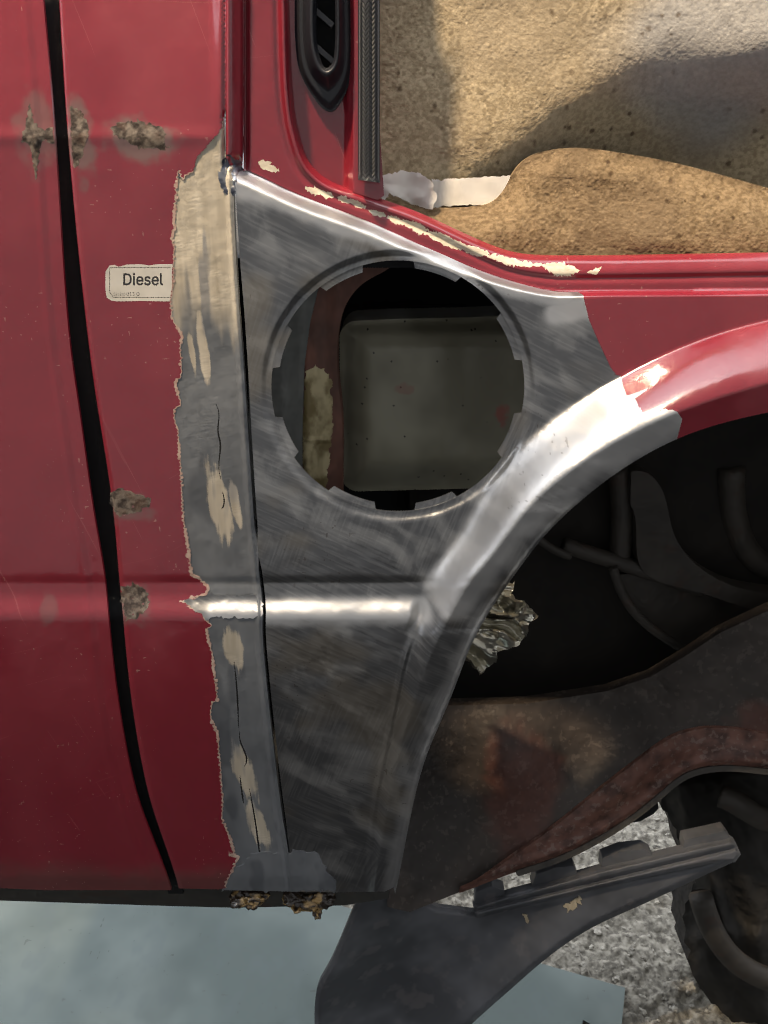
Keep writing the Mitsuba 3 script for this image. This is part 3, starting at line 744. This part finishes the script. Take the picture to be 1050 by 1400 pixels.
# rust blisters
for k, (par, c, am) in enumerate([
        ('van__side_panel', [(152, 176), (160, 166), (176, 168), (188, 163), (204, 170), (218, 172), (229, 182), (224, 194), (232, 203), (210, 204), (188, 202), (172, 190), (156, 186)], 1.6),
        ('van__side_panel', [(96, 146), (110, 150), (119, 168), (121, 184), (116, 198), (112, 214), (106, 226), (100, 228), (97, 190)], 1.2),
        ('van__side_panel', [(151, 690), (152, 674), (164, 667), (180, 672), (198, 680), (208, 684), (200, 694), (184, 702), (164, 706), (156, 700)], 1.4),
        ('van__side_panel', [(164, 802), (182, 798), (200, 806), (205, 824), (196, 838), (182, 847), (172, 846), (168, 826)], 1.4),
        ('van__door', [(36, 164), (41, 140), (45, 166), (56, 176), (72, 174), (73, 196), (58, 192), (52, 214), (49, 246), (44, 214), (40, 196), (30, 194)], 1.0)]):
    pg = rough_edge(c, 3, am, 60 + k)
    lab = ['brown rust blister under the feature line', 'long grey rust patch along the gap edge', 'small rust blister beside the gap', 'rust patch on the swage line', 'rust scab on the door edge'][k]
    add(par + '__rust_spot', sheet_mesh(pg, lambda x, y, p=pg: paint(x, y) - 0.07 - 0.8 * (nz(x, y, 7, 4) + 0.15), 2.0, 1.2), 'blistered_rust', label=lab)

# sticker
stk = Polygon([(144, 372), (147, 367), (150, 363), (156, 362), (162, 365), (172, 362), (190, 361), (204, 363), (216, 361), (236, 361), (235, 372), (235, 392), (233, 405), (232, 412), (190, 411.5), (160, 412), (152, 411), (146, 407), (144, 396)])
rad = lambda x, y: paint(x, y) - 0.2 - 0.5 * ss(150, 144, x) * ss(380, 362, y)
add('van__fuel_sticker', sheet_mesh(stk, rad, 2.5, 0.25), 'sticker_white', label='worn white sticker reading Diesel')


def lettering(text, px, py, hpx, wpx, key, ink, bold):
    a, b = at(px, py), at(px, py - hpx)
    m = meshkit.text_mesh(text, 1.0, 0.01, bold)
    v = np.array(m.vertices)
    v[:, 0] -= v[:, 0].min()
    v[:, 0] *= wpx / v[:, 0].max()
    vx, vy = px + v[:, 0], py - v[:, 1] * hpx
    d = paint(vx, vy) - 0.27 - np.where(v[:, 2] > 0.005, 0.06, 0)
    add(key, trimesh.Trimesh(at(vx, vy, d), m.faces, process=False), ink, smooth=False)


lettering('Diesel', 168.5, 389.5, 15.5, 54.5, 'van__fuel_sticker__lettering', 'ink', True)
lettering('281 210', 155.5, 404.5, 4.3, 15.5, 'van__fuel_sticker__lettering', 'ink_grey', False)
lettering('013 Q', 173, 404.5, 5.2, 17.5, 'van__fuel_sticker__lettering', 'ink_grey', False)
ring = Polygon([(150, 366), (235, 366), (234, 406.5), (155, 406.5), (150, 400)])
ln = ring.exterior.buffer(0.45).difference(box(233.5, 360, 240, 412))
add('van__fuel_sticker__border_line', sheet_mesh(ln, lambda x, y: paint(x, y) - 0.31, 3, 0.02), 'ink_grey')

# vent
vring = vout.difference(vin)


def vent_h(x, y):
    a = shapely.distance(shapely.points(x, y), vout.exterior)
    b = shapely.distance(shapely.points(x, y), vin.exterior)
    t = a / (a + b + 1e-6)
    return 17 - 3 * ss(0, 0.25, t) - 9 * ss(0.35, 0.8, t) + 3.5 * ss(0.85, 1.0, t)


add('van__vent', sheet_mesh(vring, vent_h, 1.8, lambda x, y: np.where(shapely.distance(shapely.points(x, y), vin.exterior) < 1.5, 14.0, 6.0)), 'black_plastic', label='black plastic air vent with diagonal slats')
add('van__vent__backing', sheet_mesh(vin.buffer(3), 24, 6, 1), 'void_dark')
for y0 in (-183, -134, -85, -36, 13, 62):
    a, b = at(431, y0, 16), at(455, y0 + 21, 16)
    dirv = (b - a) / np.linalg.norm(b - a)
    m = trimesh.creation.box(extents=[np.linalg.norm(b - a), 0.003, 0.0028])
    M = np.eye(4)
    M[:3, 0], M[:3, 1], M[:3, 2] = dirv, [0, 1, 0], np.cross(dirv, [0, 1, 0])
    M[:3, 3] = (a + b) / 2 + [0, 0.003, 0]
    m.apply_transform(M)
    add('van__vent__slat', m, 'trim_plastic', smooth=False)

# rubber window seal: a half-round strip hanging down
n1, n2 = 60, 17
tt, vv = np.meshgrid(np.linspace(0, np.pi, n2), np.linspace(-420, 248, n1))
xc = 504.5 - 15 * np.cos(tt)
W = at(xc, vv + 2.0 * (xc - 504) / 15 * (vv > 240), 10 - 9 * np.sin(tt) ** 0.8)
i, j = np.meshgrid(np.arange(n1 - 1), np.arange(n2 - 1), indexing='ij')
q = np.stack([i * n2 + j, i * n2 + j + 1, (i + 1) * n2 + j + 1, (i + 1) * n2 + j], -1).reshape(-1, 4)
c0 = len(W.reshape(-1, 3))
capc = W[-1].mean(0) + [0, 0.003, 0]
capf = np.stack([np.arange(n2 - 1) + (n1 - 1) * n2, np.arange(n2 - 1) + (n1 - 1) * n2 + 1, np.full(n2 - 1, c0)], 1)
Vs = np.vstack([W.reshape(-1, 3), capc[None]])
uvs = np.vstack([np.stack([np.broadcast_to(np.linspace(0, 0.0235, n2), (n1, n2)), W[..., 2]], -1).reshape(-1, 2), [[0, 0]]])
add('van__window_seal', trimesh.Trimesh(Vs, np.vstack([q[:, [0, 2, 1]], q[:, [0, 3, 2]], capf]), process=False), 'seal_rubber', uv=uvs, label='black woven rubber window seal hanging loose')

# sill underside
und = Polygon([(-70, 1208), (530, 1214), (532, 1228), (470, 1238), (320, 1241), (240, 1239), (-70, 1229)])
add('van__sill', sheet_mesh(und, lambda x, y: 12 + 0.5 * (y - 1210) + side(x, y * 0 + 1215, 0) + 1.5 * nz(x, y, 20, 5), 4, 40), 'undercoat', label='dark rusty sill underside')
for k, (px, py, rx, rz) in enumerate([(328, 1228, .0085, .006), (352, 1222, .010, .005), (346, 1230, .007, .006), (402, 1226, .010, .0055), (425, 1232, .011, .0075), (442, 1227, .009, .007), (408, 1236, .006, .004), (434, 1243, .004, .005)]):
    add('van__sill__sealant_lump', lump(at(px, py, 14), (rx, .008, rz), k, 0.6), 'burnt_sealant', smooth=50)

# ------------------------------------------------------------------ what the round opening shows
tank = Polygon([(464, 445), (478, 439), (540, 436), (640, 434), (760, 428), (770, 440), (770, 660), (755, 672), (640, 668), (480, 672), (466, 660)]).buffer(-24).buffer(24)
add('van__inner_tank', sheet_mesh(tank, lambda x, y: 92 + 22 * (1 - ss(0, 55, shapely.distance(shapely.points(x, y), tank.exterior))) ** 2 - 5 * ss(470, 450, y) + 4 * nz(x, y, 90, 2) + 4 * ss(600, 640, x), 4, 60), 'olive_enamel',
    label='dull olive inner box behind the round opening')
post = Polygon(spline([(430, 340), (428, 420), (418, 470), (414, 540), (412, 620), (412, 710)], 6).tolist() + spline([(468, 710), (468, 600), (466, 555), (462, 520), (462, 460), (474, 415), (500, 385), (530, 368), (545, 340)], 6).tolist())
ph = lambda x, y: 62 + 7 * ss(440, 465, x) - 4 * np.exp(-((x - 420) / 9) ** 2) + 2 * nz(x, y, 30, 5)
add('van__inner_post', sheet_mesh(post, ph, 4, 25), 'brown_steel', label='red-brown inner post with yellowed paint')
yp = rough_edge([(418, 508), (436, 498), (452, 512), (456, 560), (454, 600), (450, 630), (446, 655), (452, 690), (414, 690), (413, 600)], 4, 1.8, 9)
add('van__inner_post__old_paint', sheet_mesh(yp, lambda x, y: ph(x, y) - 0.6 + 1.0 * nz(x, y, 12, 3) - 1.5 * (np.abs(y - 602) < 2), 3, 0.6), 'yellowed_paint')
web = Polygon([(340, 340), (455, 340), (436, 390), (424, 440), (416, 500), (413, 600), (413, 710), (340, 710)])
add('van__inner_web', sheet_mesh(web, lambda x, y: 44 + 12 * ss(385, 420, x) + 2 * nz(x, y, 30, 7), 4, 15), 'grey_steel')
shelf_z = float(at(600, 345, 0)[2]) - 0.012
for nm, c0, c1 in [('blocker_back', (-0.46, 0.235, 0.325), (0.46, 0.25, shelf_z - 0.001)), ('blocker_top', (-0.46, 0.040, shelf_z), (0.46, 0.235, shelf_z + 0.006)),
                   ('blocker_floor', (-0.46, 0.045, 0.335), (0.0, 0.235, 0.345)), ('blocker_end', (-0.47, 0.02, 0.325), (-0.461, 0.25, shelf_z)),
                   ('blocker_end', (0.461, 0.02, 0.325), (0.47, 0.25, shelf_z))]:
    add('van__' + nm, slab(np.array(c0), np.array(c1)), 'void_dark', smooth=False)  # closed box added behind the skin to keep light out of the cavities

# ------------------------------------------------------------------ inside the wheel arch
rp = rbf([(540, 955, 110), (620, 965, 135), (720, 962, 140), (830, 945, 150), (940, 895, 135), (1050, 835, 125), (1130, 800, 125), (715, 1060, 108), (690, 1000, 122), (640, 1080, 120), (600, 1150, 95), (780, 1050, 128), (860, 1020, 130),
          (640, 1215, 78), (700, 1195, 80), (760, 1175, 82), (830, 1140, 88), (880, 1105, 92), (940, 1058, 95), (1050, 1045, 95), (1130, 1045, 95), (560, 1245, 52), (540, 1200, 60), (1040, 960, 108), (960, 990, 112)])
rust = Polygon([(520, 958), (600, 965), (720, 962), (830, 945), (890, 925), (940, 895), (985, 865), (1050, 835), (1130, 800), (1130, 1042), (1040, 1049), (1000, 1045), (940, 1055), (905, 1082), (880, 1102), (830, 1137), (760, 1172), (700, 1192), (640, 1215), (560, 1247), (530, 1240), (515, 1100)])
add('van__wheel_housing', sheet_mesh(rust, lambda x, y: rp(x, y) + 3 * nz(x, y, 50, 4) + 1.0 * nz(x, y, 14, 6), 4, 12), 'rusty_coat', label='rust-stained wheel housing behind the arch')
fo = spline([(628, 1221), (655, 1211), (700, 1194), (760, 1174), (830, 1139), (880, 1105), (905, 1084), (940, 1058), (1000, 1048), (1045, 1052), (1130, 1046)], 6)
fi = spline([(1130, 1002), (1050, 1004), (1000, 996), (950, 998), (915, 1010), (880, 1034), (830, 1072), (770, 1121), (720, 1158), (690, 1179), (655, 1204), (630, 1216)], 6)
flg = Polygon([*fo, *fi]).buffer(0)
fod = lambda x, y: np.abs(side_dist(x, y, fo))
add('van__wheel_housing__flange', sheet_mesh(flg, lambda x, y: rp(x, y) - 3 - 7 * ss(40, 12, fod(x, y)) + 6 * ss(9, 0, fod(x, y)) + 1.2 * nz(x, y, 16, 9), 2.6, 4), 'rusty_flange', label='red-brown flange along the wheel housing edge')
fl2 = LineString(fo[fo[:, 0] > 700] + [0, 3]).buffer(4)
add('van__wheel_housing__seam_edge', sheet_mesh(fl2, lambda x, y: rp(x, y) - 6 + 1.5 * nz(x, y, 10, 3), 2.6, 5), 'undercoat')
rag = Polygon([(700, 1190), (770, 1160), (830, 1125), (885, 1085), (893, 1078), (898, 1092), (899, 1105), (893, 1112), (875, 1122), (862, 1124), (830, 1128), (800, 1131), (760, 1150)])
add('van__wheel_housing__underseal_flap', sheet_mesh(rag.buffer(1), lambda x, y: 112 + 3 * nz(x, y, 20, 2), 3, 3), 'void_dark')

liner = Polygon([(560, 540), (1130, 500), (1130, 1010), (560, 1010)])
add('van__arch_liner', sheet_mesh(liner, lambda x, y: 212 + 26 * nz(x, y, 150, 6, 3) + 8 * np.abs(nz(x * 1.5 + y, y - 0.4 * x, 70, 2, 3)), 6, 3), 'liner_coat')
brk = Polygon(spline([(863, 645), (890, 650), (909, 679), (921, 729), (952, 772), (999, 800), (1050, 811), (1130, 826)], 5).tolist() + spline([(1130, 862), (1050, 839), (1007, 827), (945, 807), (880, 782), (870, 737), (862, 690)], 5).tolist())
add('van__suspension_bracket', sheet_mesh(brk, lambda x, y: 180 - 10 * np.sin(np.clip((x - 860) / 260, 0, 1) * 3.1) + 3 * nz(x, y, 30, 2), 4, 20), 'undercoat', label='curved dark suspension bracket')
web2 = Polygon([(846, 786), (880, 782), (945, 807), (1050, 840), (1050, 850), (985, 868), (940, 893), (890, 858), (860, 828)])
add('van__suspension_plate', sheet_mesh(web2, lambda x, y: 196 + 3 * nz(x, y, 30, 2), 5, 8), 'undercoat')
for pts, r in [([(770, 745, 190), (843, 768, 188), (894, 784, 186), (960, 806, 184)], .0075), ([(838, 775, 180), (848, 805, 180), (866, 835, 180), (895, 862, 180), (945, 893, 178)], .0045),
               ([(845, 640, 195), (850, 700, 195), (846, 770, 195)], .010), ([(700, 690, 190), (740, 740, 185), (780, 760, 185)], .004),
               ([(1000, 640, 210), (1010, 730, 212), (1040, 770, 212), (1120, 780, 212)], .012)]:
    add('van__brake_pipe' if r < .005 else 'van__suspension_rod', tube_mesh([at(*p) for p in pts], r), 'undercoat')

# the muddy axle lump on the right
mm = [((935, 1120), (960, 1230), .03)]
axle = Polygon(ragged(spline([(885, 1066), (900, 1085), (916, 1120), (933, 1166), (950, 1205), (941, 1230), (935, 1265), (940, 1300), (952, 1338), (968, 1365), (980, 1400), (990, 1480)], 5)).tolist() + [(1130, 1480), (1130, 1030), (960, 1040)])
fold = [LineString([(930, 1075), (945, 1130), (985, 1240), (1010, 1330)]), LineString([(985, 1080), (1030, 1105), (1075, 1120)]), LineString([(965, 1200), (985, 1270), (1030, 1285)]), LineString([(1000, 1180), (1040, 1260), (1045, 1400)]),
        LineString([(955, 1290), (990, 1370), (1010, 1450)]), LineString([(960, 1100), (1005, 1110), (1030, 1170)])]


def axle_h(x, y):
    p = shapely.points(x, y)
    d = 150 + 25 * ss(1130, 900, x) + 18 * nz(x, y, 60, 3, 4) + 14 * np.abs(nz(x * 1.6 - y * 0.5, y * 0.5, 34, 8, 3)) + 14 * (1 - ss(0, 30, shapely.distance(p, axle.exterior)))
    for k, l in enumerate(fold):
        d = d - (16 - k) * np.exp(-(shapely.distance(p, l) / (15 + 2 * k)) ** 2)
    return d


add('van__axle', sheet_mesh(axle, axle_h, 4, 45), 'axle_mud', label='dark muddy axle and folded boot at the right edge')
for pts, r in [([(985, 1088, 128), (1010, 1100, 122), (1040, 1118, 126), (1090, 1126, 128)], .011), ([(958, 1225, 135), (985, 1290, 126), (1030, 1330, 124), (1090, 1345, 120)], .012)]:
    add('van__axle__hose', tube_mesh([at(*p) for p in pts], r), 'undercoat')

# ------------------------------------------------------------------ felt sheet behind the window opening
FOLD = spline([(1010, -120), (930, -10), (860, 65), (790, 135), (715, 200), (650, 250)], 6)


def felt_up(x, y):
    fd = 58 + 8 * nz(x, y, 160, 3, 2) + 2.0 * nz(x, y, 40, 9)
    q = -side_dist(x, y, FOLD)
    turn = 44 * ss(-70, 190, q) * ss(40, 235, y) - 26 * ss(880, 1130, x) + 10 * ss(120, -100, y) * ss(800, 1000, x)
    return fd + turn - 4 * np.exp(-(q / 45) ** 2) * ss(-60, 170, y)


felt_top = Polygon([(494, -160), (1130, -160), (1130, 300), (494, 300)])
add('felt_sheet', sheet_mesh(felt_top, felt_up, 4, 4), 'brown_felt', label='upright brown felt sheet seen through the window opening, shaded at its left edge', cat='felt sheet')
crest_f = spline([(520, 268), (560, 279), (600, 284), (650, 282), (674, 275), (690, 257), (702, 235), (722, 215), (752, 205), (790, 202), (850, 209), (920, 222), (990, 240), (1050, 257), (1130, 280)], 8)
felt_low = Polygon([*crest_f, (1130, 353), (600, 353), (520, 300)])


def felt_lo(x, y):
    e = np.abs(side_dist(x, y, crest_f))
    return 40 + 10 * nz(x, y, 110, 12, 3) + 2.5 * nz(x, y, 30, 5) + 7 * (1 - ss(0, 60, e)) ** 2 - 8 * ss(250, 340, y)


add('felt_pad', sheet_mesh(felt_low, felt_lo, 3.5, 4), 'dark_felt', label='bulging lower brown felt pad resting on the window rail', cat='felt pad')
pap = rough_edge([(588, 246), (640, 243), (698, 240), (694, 254), (684, 268), (668, 282), (640, 280), (606, 281), (588, 288), (594, 268)], 4, 0.8, 3)
add('torn_paper', sheet_mesh(pap, lambda x, y: 52 - 4 * ss(590, 640, x) + 1.2 * nz(x, y, 25, 3), 3, 0.3), 'torn_paper', label='bright white torn strip of paper tucked between the felts', cat='paper')
pap2 = rough_edge([(520, 240), (548, 234), (574, 236), (590, 248), (598, 270), (590, 286), (566, 282), (548, 272), (532, 264), (526, 278), (516, 262)], 4, 1.0, 5)
add('torn_paper_001', sheet_mesh(pap2, lambda x, y: 44 + 5 * nz(x, y, 18, 3) + 4 * np.cos((x - 560) / 12), 3, 0.3), 'torn_paper', label='crumpled off-white paper scrap beside the window seal end', cat='paper')

# ------------------------------------------------------------------ crumpled foil behind the arch
rf = np.random.default_rng(8)
pl = Polygon([(600, 800), (668, 798), (705, 795), (700, 815), (716, 822), (735, 843), (724, 852), (722, 866), (708, 884), (682, 892), (676, 905), (658, 922), (640, 905), (600, 890)])
P, tri, loops = tri_region(rough_edge(np.array(pl.exterior.coords)[:-1], 5, 1.6, 2), 2.6)
P2 = P
un, vn = P[:, 0] + 0.2 * P[:, 1], P[:, 1] - 0.12 * P[:, 0]
w1 = 2.2 * (meshkit.noise(np.c_[un / 45, vn / 30, 0 * un], 3) - 0.5)
fold_n = lambda a, b, k: np.abs(2 * meshkit.noise(np.c_[un / a + w1, vn / b + w1, 0 * un + k], 5) - 1)
d = 42 + 26 * fold_n(70, 15, 0) + 9 * fold_n(22, 9, 2.5) + 4 * fold_n(11, 7, 5.5)
add('crumpled_foil', trimesh.Trimesh(at(P2[:, 0], P2[:, 1], d), tri[:, ::-1], process=False), 'foil', smooth=38, label='crumpled shiny foil bundle poking out behind the wheel arch edge', cat='foil')

# ------------------------------------------------------------------ loose black plastic trim
th = rbf([(490, 1228, 42), (560, 1236, 58), (650, 1250, 78), (725, 1232, 80), (825, 1205, 82), (1005, 1168, 88), (950, 1203, 78), (875, 1238, 72), (810, 1268, 66), (750, 1308, 58), (645, 1400, 40), (560, 1480, 28), (430, 1400, 18),
          (435, 1348, 22), (462, 1298, 30), (540, 1330, 56), (620, 1310, 66), (720, 1275, 76), (520, 1420, 40), (425, 1480, 14)])
body = Polygon(spline([(490, 1226), (478, 1255), (462, 1294), (447, 1325), (435, 1348), (430, 1400), (428, 1485)], 5).tolist() + spline([(560, 1485), (600, 1445), (645, 1400), (700, 1351), (750, 1308), (810, 1268), (875, 1238), (950, 1203), (1005, 1178)], 5).tolist() + [(1011, 1166), (825, 1205), (725, 1230), (650, 1246), (600, 1240), (560, 1222), (530, 1215)])
dbe = lambda x, y: shapely.distance(shapely.points(x, y), body.exterior)
add('arch_trim', sheet_mesh(body, lambda x, y: th(x, y) + 5 * ss(7, 0, dbe(x, y)) + 2 * nz(x, y, 60, 2), 4, 4), 'trim_plastic', label='loose black plastic wheel arch trim hanging below the sill', cat='trim')
rail = Polygon([(647, 1240), (690, 1225), (760, 1206), (825, 1188), (890, 1173), (935, 1162), (1000, 1148), (1006, 1152), (1013, 1168), (1005, 1179), (975, 1180), (900, 1196), (825, 1213), (725, 1238), (650, 1256)])
rdl = lambda x, y: shapely.distance(shapely.points(x, y), rail.exterior)
add('arch_trim__rail', sheet_mesh(rail, lambda x, y: th(x, y) - 8 + 4 * ss(4, 0, rdl(x, y)) + 3.5 * np.exp(-((y - (1252 - (x - 647) * 0.242) + 6) / 2.5) ** 2), 2.2, 7), 'trim_plastic')
for c in [[(727, 1212), (733, 1196), (760, 1186), (785, 1184), (790, 1196), (766, 1204)], [(822, 1188), (824, 1174), (850, 1164), (880, 1161), (892, 1168), (891, 1176)], [(934, 1162), (936, 1148), (965, 1142), (992, 1136), (1001, 1149)], [(649, 1238), (650, 1220), (672, 1212), (690, 1218), (691, 1226)]]:
    add('arch_trim__clip', sheet_mesh(Polygon(c), lambda x, y: th(x, y) - 2 + 1.5 * nz(x, y, 12, 2), 3, 12), 'trim_plastic')
for k, c in enumerate([[(770, 1238), (782, 1230), (796, 1228), (790, 1240), (778, 1246)], [(714, 1250), (722, 1252), (722, 1260), (716, 1256)]]):
    add('arch_trim__sealant_smear', sheet_mesh(rough_edge(c, 2.5, 2.2, 90 + k), lambda x, y: th(x, y) + 2 * nz(x, y, 60, 2) - 0.8, 2, 0.5), 'tan_filler')
